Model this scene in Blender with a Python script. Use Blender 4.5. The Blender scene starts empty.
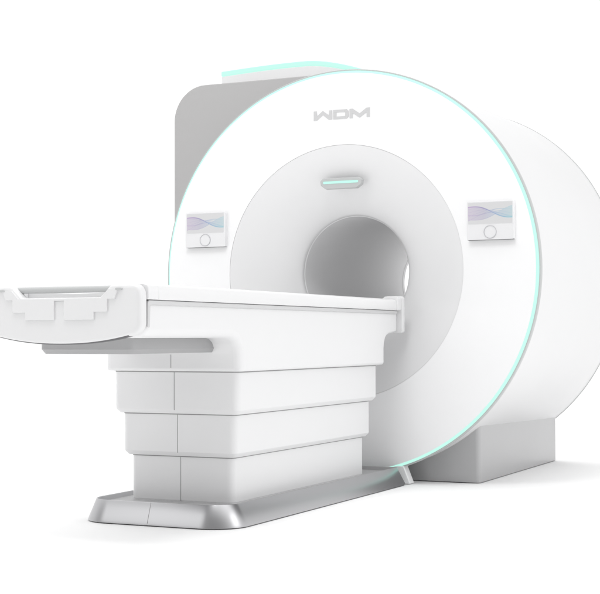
import bpy, bmesh, math
from mathutils import Vector, Matrix
SC = bpy.context.scene
COL = SC.collection
PI = math.pi

# ---------------------------------------------------------------- camera
CX, CY, CZ, YAW, PITCH, ROLL, FPX = 2.78637, -6.35342, 0.70766, 0.44306, 0.0287, -0.00278, 1410.77
cd = bpy.data.cameras.new('camera')
cam = bpy.data.objects.new('camera', cd)
COL.objects.link(cam)
F = Vector((-math.sin(YAW)*math.cos(PITCH), math.cos(YAW)*math.cos(PITCH), math.sin(PITCH)))
R = F.cross(Vector((0, 0, 1))).normalized()
U = R.cross(F)
c_, s_ = math.cos(ROLL), math.sin(ROLL)
R, U = c_*R + s_*U, -s_*R + c_*U
M = Matrix((R, U, -F)).transposed().to_4x4()
M.translation = Vector((CX, CY, CZ))
cam.matrix_world = M
cd.sensor_width = 36
cd.lens = FPX/600*36
cd.clip_end = 500
cd.clip_start = 0.05
SC.camera = cam

# ---------------------------------------------------------------- world: a white studio, darker past the right-hand side
WORLD, CEILING, FRONT = 1.12, 1.85, 0.38
w = bpy.data.worlds.new('World')
SC.world = w
w.use_nodes = True
nt = w.node_tree
nt.nodes.clear()
out = nt.nodes.new('ShaderNodeOutputWorld')
bg = nt.nodes.new('ShaderNodeBackground')
tc = nt.nodes.new('ShaderNodeTexCoord')
dot = nt.nodes.new('ShaderNodeVectorMath'); dot.operation = 'DOT_PRODUCT'
az = math.radians(28); el = math.radians(42)
dv = Vector((math.sin(az)*math.cos(el), math.cos(az)*math.cos(el), math.sin(el)))
dot.inputs[1].default_value = dv
nt.links.new(tc.outputs['Generated'], dot.inputs[0])
mr = nt.nodes.new('ShaderNodeMapRange'); mr.interpolation_type = 'SMOOTHSTEP'
mr.inputs['From Min'].default_value = math.cos(math.radians(30))
mr.inputs['From Max'].default_value = math.cos(math.radians(13))
mr.inputs['To Min'].default_value = WORLD
mr.inputs['To Max'].default_value = 0.15
nt.links.new(dot.outputs['Value'], mr.inputs['Value'])
bg.inputs['Color'].default_value = (1, 1, 1, 1)
sep = nt.nodes.new('ShaderNodeSeparateXYZ')
nt.links.new(tc.outputs['Generated'], sep.inputs[0])
def ramp(sock, f0, f1, t0, t1):
    n = nt.nodes.new('ShaderNodeMapRange'); n.interpolation_type = 'SMOOTHSTEP'
    for k, v in zip(('From Min', 'From Max', 'To Min', 'To Max'), (f0, f1, t0, t1)): n.inputs[k].default_value = v
    nt.links.new(sock, n.inputs['Value']); return n.outputs['Result']
def mul(a, b):
    n = nt.nodes.new('ShaderNodeMath'); n.operation = 'MULTIPLY'
    nt.links.new(a, n.inputs[0]); nt.links.new(b, n.inputs[1]); return n.outputs[0]
ceil_ = ramp(sep.outputs['Z'], .50, .95, 1.0, CEILING)      # brighter ceiling
front = ramp(sep.outputs['Y'], -.75, .10, FRONT, 1.0)       # dimmer side behind the camera
nt.links.new(mul(mul(mr.outputs['Result'], ceil_), front), bg.inputs['Strength'])
nt.links.new(bg.outputs[0], out.inputs['Surface'])

def area(name, loc, target, size, power, col=(1, 1, 1)):
    l = bpy.data.lights.new(name, 'AREA')
    l.shape = 'SQUARE'; l.size = size; l.energy = power; l.color = col
    o = bpy.data.objects.new(name, l); COL.objects.link(o)
    o.location = loc
    o.rotation_euler = (Vector(target)-Vector(loc)).to_track_quat('-Z', 'Y').to_euler()
    return o
area('fill_overhead', (0.4, -3.2, 5.2), (0, 0, 1.0), 1.5, 62)  # unseen lamp added to whiten the round face from above
area('fill_front', (-3.4, -6.8, 3.4), (0, -1, 0.6), 3.8, 56)  # unseen lamp added for the front of the steel base to mirror
area('fill_side', (5.5, -.6, 3.0), (0, -1.0, 0.8), 2.4, 36)  # unseen fill added to brighten the right-hand flanks

SC.view_settings.view_transform = 'Standard'
SC.view_settings.look = 'None'
SC.view_settings.exposure = 0.0
SC.view_settings.gamma = 1.0
SC.render.engine = 'CYCLES'
SC.cycles.max_bounces = 10
SC.cycles.diffuse_bounces = 6

# ---------------------------------------------------------------- materials
def mat(name, col, rough=.4, metal=0, spec=.5, emit=None, estr=0, bump=0, bscale=400, mott=0):
    m = bpy.data.materials.new(name); m.use_nodes = True
    t = m.node_tree; b = t.nodes['Principled BSDF']
    b.inputs['Base Color'].default_value = (*col, 1)
    b.inputs['Roughness'].default_value = rough
    b.inputs['Metallic'].default_value = metal
    b.inputs['Specular IOR Level'].default_value = spec
    if emit:
        b.inputs['Emission Color'].default_value = (*emit, 1)
        b.inputs['Emission Strength'].default_value = estr
    co = t.nodes.new('ShaderNodeTexCoord')
    if mott:
        n = t.nodes.new('ShaderNodeTexNoise'); n.inputs['Scale'].default_value = 3
        n.inputs['Detail'].default_value = 5
        t.links.new(co.outputs['Object'], n.inputs['Vector'])
        r = t.nodes.new('ShaderNodeMapRange')
        r.inputs['To Min'].default_value = rough-mott; r.inputs['To Max'].default_value = rough+mott
        t.links.new(n.outputs['Fac'], r.inputs['Value'])
        t.links.new(r.outputs['Result'], b.inputs['Roughness'])
    if bump:
        n2 = t.nodes.new('ShaderNodeTexNoise'); n2.inputs['Scale'].default_value = bscale
        t.links.new(co.outputs['Object'], n2.inputs['Vector'])
        bp = t.nodes.new('ShaderNodeBump'); bp.inputs['Strength'].default_value = bump
        bp.inputs['Distance'].default_value = 0.001
        t.links.new(n2.outputs['Fac'], bp.inputs['Height'])
        t.links.new(bp.outputs['Normal'], b.inputs['Normal'])
    return m
WHITE = mat('white_shell', (.86, .86, .865), .34, mott=.05, bump=.03)
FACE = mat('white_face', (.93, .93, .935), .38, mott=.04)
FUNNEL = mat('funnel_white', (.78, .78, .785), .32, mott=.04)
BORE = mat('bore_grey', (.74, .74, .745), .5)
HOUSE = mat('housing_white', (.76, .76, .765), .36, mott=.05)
TABLE = mat('table_white', (.775, .775, .78), .36, mott=.05, bump=.03)
CAPM = mat('end_plate_white', (.74, .74, .745), .4, mott=.03)
GREY = mat('cabinet_grey', (.45, .445, .445), .42, mott=.06, bump=.05)
FOOT = mat('foot_grey', (.46, .46, .465), .30, metal=.45, mott=.05)
STEEL = mat('base_steel', (.47, .47, .48), .30, metal=1.0)
TRAY = mat('tray_grey', (.45, .45, .455), .5)
RIM_SHADE = mat('rim_and_edge_shade', (.50, .51, .51), .35)  # outer rim and trim, also painted shade on the pad edges
RAIL = mat('rail_grey', (.62, .62, .625), .35, metal=.2)
SEAM_SHADE = mat('seam_and_gap_shade', (.30, .30, .30), .6)  # real seams, plus the painted gap shade between tiers
LETTER = mat('lettering_grey', (.58, .58, .585), .45)
LAMPB = mat('lamp_body_grey', (.50, .51, .51), .4)
TEAL = mat('teal_light', (.08, .12, .11), .5, emit=(.48, .88, .76), estr=1.0)
DARK = mat('under_dark', (.30, .30, .305), .5)
UNDER_SHADE = mat('underside_shade', (.10, .10, .105), .5)  # dark tint standing in for shade on downward faces
GLASSW = mat('display_white', (.80, .80, .81), .22)
BUTT = mat('button_ring', (.50, .50, .52), .35)
FLOORM = mat('studio_floor', (.955, .955, .955), .8, spec=.25)

# screen: a pale panel with a purple to blue wave ribbon (lit)
def screen_mat():
    m = bpy.data.materials.new('screen_wave'); m.use_nodes = True
    t = m.node_tree; b = t.nodes['Principled BSDF']; L = t.links
    co = t.nodes.new('ShaderNodeTexCoord'); sp = t.nodes.new('ShaderNodeSeparateXYZ')
    L.new(co.outputs['Object'], sp.inputs[0])
    X, Z = sp.outputs['X'], sp.outputs['Z']
    def mth(op, a, b2=None, c=None):
        n = t.nodes.new('ShaderNodeMath'); n.operation = op
        for i, v in enumerate((a, b2, c)):
            if v is None: continue
            if isinstance(v, (int, float)): n.inputs[i].default_value = v
            else: L.new(v, n.inputs[i])
        return n.outputs[0]
    def curve(freq, ph, amp, off, slope=0):
        s = mth('SINE', mth('MULTIPLY_ADD', X, freq, ph))
        return mth('MULTIPLY_ADD', X, slope, mth('MULTIPLY_ADD', s, amp, off))
    def line(c, wdt):
        d = mth('ABSOLUTE', mth('SUBTRACT', Z, c))
        return mth('MAXIMUM', mth('SUBTRACT', 1.0, mth('DIVIDE', d, wdt)), 0.0)
    cA = curve(26, 2.9, .012, .006, -.20)
    cB = curve(24, -.9, .012, -.008, .24)
    cC = curve(30, 1.0, .010, -.006, -.06)
    # filled ribbon between A and B
    hi = mth('MAXIMUM', cA, cB); lo = mth('MINIMUM', cA, cB)
    fill = mth('MULTIPLY', mth('LESS_THAN', Z, hi), mth('GREATER_THAN', Z, lo))
    fill = mth('MULTIPLY', fill, .26)
    f = mth('MAXIMUM', fill, mth('MULTIPLY', line(cA, .0045), .85))
    f = mth('MAXIMUM', f, mth('MULTIPLY', line(cB, .003), .45))
    f = mth('MAXIMUM', f, mth('MULTIPLY', line(cC, .007), .5))
    for i in range(4):
        cc = curve(24-2*i, 2.6-.5*i, .009+.003*i, .004-.003*i, -.15+.10*i)
        f = mth('MAXIMUM', f, mth('MULTIPLY', line(cc, .0022), .5))
    f = mth('MINIMUM', f, 1.0)
    ramp = t.nodes.new('ShaderNodeValToRGB')
    rx = mth('MULTIPLY_ADD', X, 4.7, .5)
    L.new(rx, ramp.inputs[0])
    e = ramp.color_ramp.elements
    e[0].position = 0; e[0].color = (.42, .22, .56, 1)
    e[1].position = 1; e[1].color = (.10, .55, .66, 1)
    k = e.new(.35); k.color = (.16, .10, .42, 1)
    k = e.new(.6); k.color = (.12, .28, .58, 1)
    mx = t.nodes.new('ShaderNodeMix'); mx.data_type = 'RGBA'
    mx.inputs[6].default_value = (.72, .72, .73, 1)
    L.new(ramp.outputs[0], mx.inputs[7]); L.new(f, mx.inputs[0])
    b.inputs['Base Color'].default_value = (.05, .05, .05, 1)
    b.inputs['Roughness'].default_value = .3
    L.new(mx.outputs[2], b.inputs['Emission Color'])
    b.inputs['Emission Strength'].default_value = .88
    return m
SCREEN = screen_mat()

# ---------------------------------------------------------------- helpers
def empty(name, loc, label, cat):
    o = bpy.data.objects.new(name, None); COL.objects.link(o)
    o.location = loc; o.empty_display_size = .2
    o['label'] = label; o['category'] = cat
    return o
def obj(name, bm, m, parent=None, smooth=40, bevel=0, seg=3, weight=False, recalc=True):
    if recalc: bmesh.ops.recalc_face_normals(bm, faces=bm.faces)
    me = bpy.data.meshes.new(name); bm.to_mesh(me); bm.free()
    mats = m if isinstance(m, (list, tuple)) else [m]
    for k in mats: me.materials.append(k)
    o = bpy.data.objects.new(name, me); COL.objects.link(o)
    if parent:
        o.parent = parent
        mw = Matrix.Translation(parent.location) if parent.type == 'EMPTY' else Matrix.Identity(4)
        o.matrix_parent_inverse = mw.inverted()
    if bevel:
        b = o.modifiers.new('bevel', 'BEVEL'); b.width = bevel; b.segments = seg
        b.limit_method = 'WEIGHT' if weight else 'ANGLE'; b.angle_limit = math.radians(35)
        b.harden_normals = False
    for p in me.polygons: p.use_smooth = True
    me.set_sharp_from_angle(angle=math.radians(smooth))
    return o
def lathe(bm, prof, n=160, cz=1.032, closed=False, mi=0):
    """profile of (r, y) revolved about the bore axis"""
    rings = []
    for r, y in prof:
        rings.append([bm.verts.new((r*math.cos(2*PI*k/n), y, cz+r*math.sin(2*PI*k/n))) for k in range(n)])
    m = len(rings)
    for i in range(m if closed else m-1):
        a, b = rings[i], rings[(i+1) % m]
        for k in range(n):
            f = bm.faces.new((a[k], a[(k+1) % n], b[(k+1) % n], b[k])); f.material_index = mi
def prism(bm, pts, axis, a, b, mi=0):
    """polygon pts in the plane across axis, extruded from a to b"""
    def P(p, t):
        if axis == 'y': return (p[0], t, p[1])
        if axis == 'x': return (t, p[0], p[1])
        return (p[0], p[1], t)
    A = [bm.verts.new(P(p, a)) for p in pts]; B = [bm.verts.new(P(p, b)) for p in pts]
    n = len(pts)
    fs = [bm.faces.new(A), bm.faces.new(B[::-1])]
    for i in range(n): fs.append(bm.faces.new((A[i], B[i], B[(i+1) % n], A[(i+1) % n])))
    for f in fs: f.material_index = mi
    return fs
def box(bm, x0, x1, y0, y1, z0, z1, mi=0):
    return prism(bm, [(x0, y0), (x1, y0), (x1, y1), (x0, y1)], 'z', z0, z1, mi)
def rrect(x0, x1, y0, y1, r, n=8):
    pts = []
    rs = r if isinstance(r, (list, tuple)) else [r]*4
    cs = [(x1, y0, -PI/2, rs[0], -1, 1), (x1, y1, 0, rs[1], -1, -1), (x0, y1, PI/2, rs[2], 1, -1), (x0, y0, PI, rs[3], 1, 1)]
    for x, y, a0, q, sx, sy in cs:
        for k in range(n+1):
            a = a0+PI/2*k/n
            pts.append((x+sx*q+q*math.cos(a), y+sy*q+q*math.sin(a)))
    return pts
def loft(bm, rings, cap0=True, cap1=True, mi=0):
    """rings: list of (pts2d, z)"""
    V = [[bm.verts.new((p[0], p[1], z)) for p in pts] for pts, z in rings]
    for a, b in zip(V, V[1:]):
        n = len(a)
        for k in range(n):
            f = bm.faces.new((a[k], a[(k+1) % n], b[(k+1) % n], b[k])); f.material_index = mi
    if cap0: bm.faces.new(V[0][::-1]).material_index = mi
    if cap1: bm.faces.new(V[-1]).material_index = mi
def tube_x(bm, x0, x1, y, z, r, n=20):
    A = [bm.verts.new((x0, y+r*math.cos(2*PI*k/n), z+r*math.sin(2*PI*k/n))) for k in range(n)]
    B = [bm.verts.new((x1, y+r*math.cos(2*PI*k/n), z+r*math.sin(2*PI*k/n))) for k in range(n)]
    for k in range(n): bm.faces.new((A[k], A[(k+1) % n], B[(k+1) % n], B[k]))
    bm.faces.new(A[::-1]); bm.faces.new(B)

H = 1.032
# ---------------------------------------------------------------- setting
bm = bmesh.new()
bmesh.ops.create_grid(bm, x_segments=2, y_segments=2, size=150)
fl = obj('floor', bm, FLOORM); fl['kind'] = 'structure'

# ================================================================= GANTRY
G = empty('mri_scanner', (0, .75, 0),
          'large white ring-shaped scanner with a teal light band around its round front face', 'scanner')
# flat white annular front
bm = bmesh.new()
lathe(bm, [(.626, .012), (.6265, .001), (.629, 0), (.80, 0), (.980, 0), (.980, .03), (.80, .04)], n=200)
obj('front_panel', bm, FACE, G, 35)
# teal light band on the chamfer
bm = bmesh.new()
lathe(bm, [(.9805, -.0005), (.982, .0), (.992, .010), (.992, .030), (.9805, .03)], n=200, closed=True)
obj('light_ring', bm, TEAL, G, 60)
# grey outer rim
bm = bmesh.new()
lathe(bm, [(.9925, .0105), (.9975, .0105), (1.0, .015), (1.0, .036), (.996, .040), (.97, .040), (.97, .031), (.9925, .031)], n=200, closed=True)
obj('rim', bm, RIM_SHADE, G, 60)
# housing
prof = [(.95, .041), (.983, .041)]
for k in range(13):
    t = k/12
    prof.append((.988+.026*t, .042+t*(1.585-.042)))
for k in range(1, 7):
    a = PI/2*k/6
    prof.append((1.014-.012*(1-math.cos(a)), 1.585+.012*math.sin(a)))
prof += [(.90, 1.5985), (.45, 1.60), (.315, 1.60), (.315, 1.57)]
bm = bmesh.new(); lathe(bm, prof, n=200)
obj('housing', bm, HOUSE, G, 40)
bm = bmesh.new()
lathe(bm, [(1.0125, 1.576), (1.0165, 1.578), (1.0165, 1.586), (1.0125, 1.588)], n=200, closed=True)
obj('rear_trim', bm, RIM_SHADE, G, 60)
# funnel: a trumpet running from the front into the bore
RB, RD, D = .287, .6255, .175
prof = []
for k in range(41):
    t = k/40
    r = RD+(RB-RD)*t
    y = .003 + (D-.003)*(1-max(0, 1-t**1.4)**(1/1.4))
    prof.append((r, y))
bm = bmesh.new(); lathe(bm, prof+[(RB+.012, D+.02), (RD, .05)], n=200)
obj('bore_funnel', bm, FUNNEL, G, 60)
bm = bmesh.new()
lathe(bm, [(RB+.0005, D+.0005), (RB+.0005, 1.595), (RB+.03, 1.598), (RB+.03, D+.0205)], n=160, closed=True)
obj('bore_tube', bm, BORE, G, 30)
for y0 in (D+.001, 1.56):
    bm = bmesh.new()
    lathe(bm, [(RB, y0), (RB-.0025, y0+.003), (RB-.0025, y0+.009), (RB, y0+.014)], n=160)
    obj('bore_trim_ring', bm, WHITE, G, 60)

# status lamp hanging from the top of the funnel
lx, z0, z1 = .112, H+.408, H+.462
bm = bmesh.new()
pts = [(-lx+.03, z0), (lx-.03, z0), (lx-.004, z0+.018), (lx, z0+.040), (lx-.016, z1), (-lx+.016, z1), (-lx, z0+.040), (-lx+.004, z0+.018)]
prism(bm, pts, 'y', -.012, .022)
lamp = obj('status_lamp', bm, LAMPB, G, 35, bevel=.004, seg=3)
bm = bmesh.new(); prism(bm, rrect(-.094, .094, z0+.026, z0+.038, .005, 4), 'y', -.014, -.010)
obj('lamp_strip', bm, TEAL, lamp, 40)
bm = bmesh.new(); prism(bm, [(-.035, z0+.012), (.035, z0+.012), (.045, z1-.01), (-.045, z1-.01)], 'y', .018, .09)
obj('lamp_bracket', bm, LAMPB, lamp, 35, bevel=.003)

# the two wall displays
def display(x0, x1, z0, z1):
    bm = bmesh.new(); prism(bm, rrect(x0, x1, z0, z1, .006, 4), 'y', -.024, .002)
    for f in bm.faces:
        if max(v.co.z for v in f.verts) < z0+.003: f.material_index = 1  # bottom edge coloured dark to stand for the shadow below
    d = obj('control_display', bm, [GLASSW, UNDER_SHADE], G, 35, bevel=.002)
    cx = (x0+x1)/2; cz = z1-.006-.050
    bm = bmesh.new()
    prism(bm, rrect(-.1075, .1075, -.050, .050, .002, 3), 'y', -.0012, .0)
    s = bpy.data.meshes.new('screen'); bmesh.ops.recalc_face_normals(bm, faces=bm.faces); bm.to_mesh(s); bm.free()
    s.materials.append(SCREEN)
    so = bpy.data.objects.new('screen', s); COL.objects.link(so); so.parent = d
    so.matrix_parent_inverse = Matrix.Identity(4)
    so.location = (cx, -.0242, cz)
    # push button: raised ring with white cap
    bz = z0+.037
    bm = bmesh.new()
    n = 36
    def ring(r, y): return [bm.verts.new((cx+r*math.cos(2*PI*k/n), y, bz+r*math.sin(2*PI*k/n))) for k in range(n)]
    V = [ring(.031, -.0235), ring(.031, -.0265), ring(.0285, -.0275), ring(.0285, -.0255)]
    for i, (a, b) in enumerate(zip(V, V[1:])):
        for k in range(n):
            f = bm.faces.new((a[k], a[(k+1) % n], b[(k+1) % n], b[k])); f.material_index = 0
    f = bm.faces.new(V[-1]); f.material_index = 1
    obj('push_button', bm, [BUTT, GLASSW], d, 40)
    return d
d1 = display(-.872, -.638, 1.172, 1.352)
d2 = display(.654, .882, 1.162, 1.344)

# raised lettering, box-shaped extended capitals
def poly_letters(bm, x0, z0, w, h, s, kind):
    y0, y1 = -.003, .001
    def q(pts): prism(bm, [(x0+p[0], z0+p[1]) for p in pts], 'y', y0, y1)
    if kind in 'WM':
        V = (lambda z: z) if kind == 'M' else (lambda z: h-z)
        def qq(pts):
            q([(p[0], V(p[1])) for p in pts])
        d = s*1.25
        qq([(0, 0), (s, 0), (s, h-.0005), (0, h)])
        qq([(w-s, 0), (w, 0), (w, h), (w-s, h-.0005)])
        m = w/2
        qq([(s, h), (s, h-.022), (m, 0), (m, .021)])
        qq([(w-s, h), (w-s, h-.022), (m, 0), (m, .021)])
    else:
        c = .009; g = .0003
        q([(0, 0), (w-s-g, 0), (w-s-g, s*.8), (0, s*.8)])
        q([(0, h-s*.8), (w-s-g, h-s*.8), (w-s-g, h), (0, h)])
        q([(w-s, 0), (w-c, 0), (w, c), (w, h-c), (w-c, h), (w-s, h)])
        q([(0, s*.8+g), (s, s*.8+g), (s, h-s*.8-g), (0, h-s*.8-g)])
bm = bmesh.new()
zt = 1.785
poly_letters(bm, -.149, zt, .100, .047, .017, 'W')
poly_letters(bm, -.043, zt, .082, .047, .017, 'D')
poly_letters(bm, .045, zt, .108, .047, .017, 'M')
bmesh.ops.recalc_face_normals(bm, faces=bm.faces)
obj('lettering', bm, LETTER, G, 30)

# grey foot under the ring
bm = bmesh.new()
loft(bm, [(rrect(-.641, .641, .185, 1.58, .022, 5), 0.004), (rrect(-.641, .641, .185, 1.58, .022, 5), .285)])
obj('support_foot', bm, FOOT, G, 30)
bm = bmesh.new()
prism(bm, [(.24, .088), (.318, .088), (.352, .004), (.24, .004)], 'y', .004, .06)
obj('cable_cover', bm, WHITE, G, 30, bevel=.004)

# grey side cabinet behind the ring, and the teal-edged cover on top
bm = bmesh.new()
cab = []
for k in range(15):                     # rounded upper left corner
    a = PI/2+PI/2*k/14
    cab.append((-.94+.19*math.cos(a), 1.888+.19*math.sin(a)))
cab += [(-1.13, .62), (-1.12, .61)]
for k in range(33):                     # scooped out where the round housing passes through
    a = math.radians(207)-math.radians(207-97)*k/32
    cab.append((.93*math.cos(a), H+.93*math.sin(a)))
cab.append((-.12, 2.078))
prism(bm, cab, 'y', .30, 1.25)
obj('side_cabinet', bm, GREY, G, 40, bevel=.006)
top = []
for k in range(25):
    t = k/24; x = -.998+t*.86
    z = 2.205+.016*math.sin(t*PI*.9) - .13*max(0, t-.62)**1.6*2.2
    top.append((x, z))
pts = [(-.998, 1.95), (-.12, 1.95)] + top[::-1]
bm = bmesh.new(); prism(bm, [(x, z-.028) if z > 2 else (x, z) for x, z in pts], 'y', .60, 1.15)
tp = obj('top_cover', bm, WHITE, G, 40, bevel=.004)
bm = bmesh.new()
prism(bm, [(x-.002, z-.0275) for x, z in top] + [(x-.002, z) for x, z in top[::-1]], 'y', .597, 1.153)
obj('light_strip', bm, TEAL, tp, 40, bevel=.006)

# ================================================================= TABLE
T = empty('patient_table', (0, -1.0, 0),
          'white patient table on stepped tiers and a grey metal base before the scanner', 'table')
# base skirt, an open tray with splayed walls
def br(e, r): return rrect(-.305-e, .305+e, -1.765-e*.8, -.047+e*.5, [r+e, .01, .01, r+e], 12)
bm = bmesh.new()
loft(bm, [(br(.038, .10), .004), (br(.036, .10), .012), (br(.002, .10), .086), (br(0, .10), .0875), (br(-.004, .10), .086), (br(-.010, .10), .070)], cap0=True, cap1=True)
for f in bm.faces:
    c = f.calc_center_median()
    if c.z > .0695 and len(f.verts) > 4: f.material_index = 1
    if .072 < c.z < .0868 and (abs(c.x) < .302 and c.y > -.07): f.material_index = 1
bs = obj('base_skirt', bm, [STEEL, TRAY], T, 35)
bm = bmesh.new()
prism(bm, [(-1.7948, .011), (-1.7673, .085), (-1.764, .085), (-1.790, .009)], 'x', -.0158, -.0142)
obj('skirt_seam', bm, SEAM_SHADE, bs)
# tiers
def tier(w, y0, y1, zb, zt, ch=.014, r=.03):
    bm = bmesh.new()
    loft(bm, [(rrect(-w+ch, w-ch, y0+ch, y1-ch, r-.008, 6), zb),
              (rrect(-w+.002, w-.002, y0+.002, y1-.002, r-.001, 6), zb+.013),
              (rrect(-w, w, y0, y1, r, 6), zb+.017),
              (rrect(-w, w, y0, y1, r, 6), zt)])
    for f in bm.faces: f.material_index = 0
    if zt < .7:
        e = .0015; zz = zt-.0065
        loft(bm, [(rrect(-w-e, w+e, y0-e, y1+e, r, 6), zz-.004), (rrect(-w-e, w+e, y0-e, y1+e, r, 6), zz+.0005)], mi=1)  # dark band painted in as gap shade below the next tier
    box(bm, -.0012, .0012, y0-.0006, y0+.01, zb+.014, zt, 1)
    return obj('pedestal_tier', bm, [TABLE, SEAM_SHADE], T, 25)
tier(.279, -1.620, -.225, .414, .585)
tier(.254, -1.595, -.250, .248, .420)
tier(.230, -1.570, -.275, .0585, .254, ch=.001)

# body: long top box whose middle drops to form the first tier
W = .304
yz = [(-2.325, .834), (-2.325, .707), (-1.715, .707), (-1.690, .703), (-1.665, .690), (-1.650, .668), (-1.645, .640),
      (-1.645, .579), (-.200, .579), (-.200, .655), (-.195, .682), (-.182, .702), (-.160, .716), (-.13, .724), (-.09, .728), (-.035, .734), (-.035, .834)]
bm = bmesh.new(); prism(bm, yz, 'x', -W, W)
bmesh.ops.recalc_face_normals(bm, faces=bm.faces)
lay = bm.edges.layers.float.new('bevel_weight_edge')
for e in bm.edges:
    a, b = e.verts
    if abs(a.co.x-b.co.x) < 1e-6:          # outline edges on the two flanks
        ym = (a.co.y+b.co.y)/2; zm = (a.co.z+b.co.z)/2
        if zm < .58: e[lay] = .30
        elif zm > .83: e[lay] = .05
        elif ym < -1.0: e[lay] = .80 if ym < -1.66 or ym > -1.0 else .8
        else: e[lay] = .35
    else:
        z, y = a.co.z, a.co.y
        if z < .58: e[lay] = .30
        elif z < .72 and y < -2.3: e[lay] = .5
bd = obj('table_body', bm, TABLE, T, 30, bevel=.04, seg=6, weight=True)
bm = bmesh.new(); box(bm, -.0012, .0012, -1.6456, -1.63, .592, .648)
obj('body_seam', bm, SEAM_SHADE, bd)
# side rails under the top
for s in (-1, 1):
    bm = bmesh.new()
    x0, x1 = sorted((s*.3035, s*.3125))
    prism(bm, [(-2.322, .745), (-2.308, .742), (-2.308, .806), (-2.304, .814), (-2.296, .818), (-.055, .818), (-.055, .8345), (-2.310, .8345), (-2.318, .831), (-2.322, .822)], 'x', x0, x1)
    obj('side_rail', bm, RAIL, T, 30, bevel=.003)
# plate under the overhang
bm = bmesh.new()
PL = mat('plate_grey', (.36, .36, .365), .4)
loft(bm, [(rrect(-.182, .182, -2.222, -1.60, [.02, .01, .01, .02], 6), .652), (rrect(-.192, .192, -2.235, -1.60, [.025, .01, .01, .025], 6), .668),
          (rrect(-.192, .192, -2.235, -1.60, [.025, .01, .01, .025], 6), .7065)])
obj('under_plate', bm, PL, T, 30)
# top slab
bm = bmesh.new()
prof = [(-.318, .836), (.318, .836), (.322, .842), (.322, .874), (.316, .884), (.300, .889), (.272, .888), (.245, .878), (.12, .866), (0, .862),
        (-.12, .866), (-.245, .878), (-.272, .888), (-.300, .889), (-.316, .884), (-.322, .874), (-.322, .842)]
prism(bm, prof, 'y', -2.268, -.086)
for sx in (-1, 1):
    ck = [(.212, .836), (.318, .836), (.322, .842), (.322, .874), (.316, .884), (.300, .889), (.272, .888), (.245, .880), (.212, .874)]
    prism(bm, [(sx*x, z) for x, z in ck], 'y', -2.334, -2.2685)
tt = obj('tabletop', bm, TABLE, T, 35, bevel=.002)
# end block next to the ring
bm = bmesh.new()
prism(bm, [(-.322, .728), (.322, .728), (.330, .736), (.330, .895), (.322, .905), (.25, .905), (.235, .893), (-.235, .893), (-.25, .905), (-.322, .905), (-.330, .895), (-.330, .736)], 'y', -.034, -.002)
prism(bm, [(-.322, .836), (.322, .836), (.327, .842), (.327, .893), (.320, .902), (.26, .902), (.245, .890), (-.245, .890), (-.26, .902), (-.320, .902), (-.327, .893), (-.327, .842)], 'y', -.0855, -.0345)
obj('end_block', bm, TABLE, T, 35, bevel=.003)
# foot-end plate: smile-shaped, with a handle slot in its top
def capline():
    pts = []
    for k in range(41):                # bottom, left to right
        x = -.272+.544*k/40
        pts.append((x, .685+.028*(abs(x)/.272)**2.2))
    for k in range(1, 9):              # right lower corner
        a = -PI/2+.18+(PI/2-.18)*k/8
        pts.append((.274+.046*math.cos(a), .760+.046*math.sin(a)))
    right = [(.320, .84), (.318, .862), (.310, .877), (.298, .885), (.280, .887), (.207, .887), (.197, .882), (.162, .848), (.154, .845)]
    pts = pts + right + [(-x, z) for x, z in right[::-1]]
    for k in range(8, 0, -1):
        a = -PI/2+.18+(PI/2-.18)*k/8
        pts.append((-(.274+.046*math.cos(a)), .760+.046*math.sin(a)))
    return pts
bm = bmesh.new(); prism(bm, capline(), 'y', -2.382, -2.3345)
bmesh.ops.recalc_face_normals(bm, faces=bm.faces)
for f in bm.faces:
    if f.normal.z < -.6 and f.calc_center_median().z < .712: f.material_index = 1  # bottom faces coloured dark for the shade under the plate
cap = obj('end_plate', bm, [CAPM, UNDER_SHADE], T, 40, bevel=.014, seg=4)
bib = [(-.235, .872), (-.222, .838), (-.193, .838), (-.193, .795), (-.140, .795), (-.140, .769), (-.020, .769), (-.020, .834),
       (.020, .834), (.020, .769), (.140, .769), (.140, .795), (.193, .795), (.193, .838), (.222, .838), (.235, .872), (.198, .872), (.168, .842), (-.168, .842), (-.198, .872)]
bm = bmesh.new(); prism(bm, bib, 'y', -2.3880, -2.378)
bmesh.ops.recalc_face_normals(bm, faces=bm.faces)
for f in bm.faces:
    if f.normal.z < -.6 and f.calc_center_median().z < .84: f.material_index = 1  # downward pad edges coloured grey to paint in their shadow
obj('raised_pad', bm, [CAPM, RIM_SHADE], cap, 30, bevel=.001, seg=2)
bm = bmesh.new(); tube_x(bm, -.205, .205, -2.345, .873, .0115)
obj('handle_bar', bm, LAMPB, cap, 40)
for sx in (-1, 1):
    bm = bmesh.new(); prism(bm, rrect(sx*.238-.012, sx*.238+.012, .867, .874, .003, 3), 'y', -2.3895, -2.38)
    obj('latch', bm, LAMPB, cap, 40)
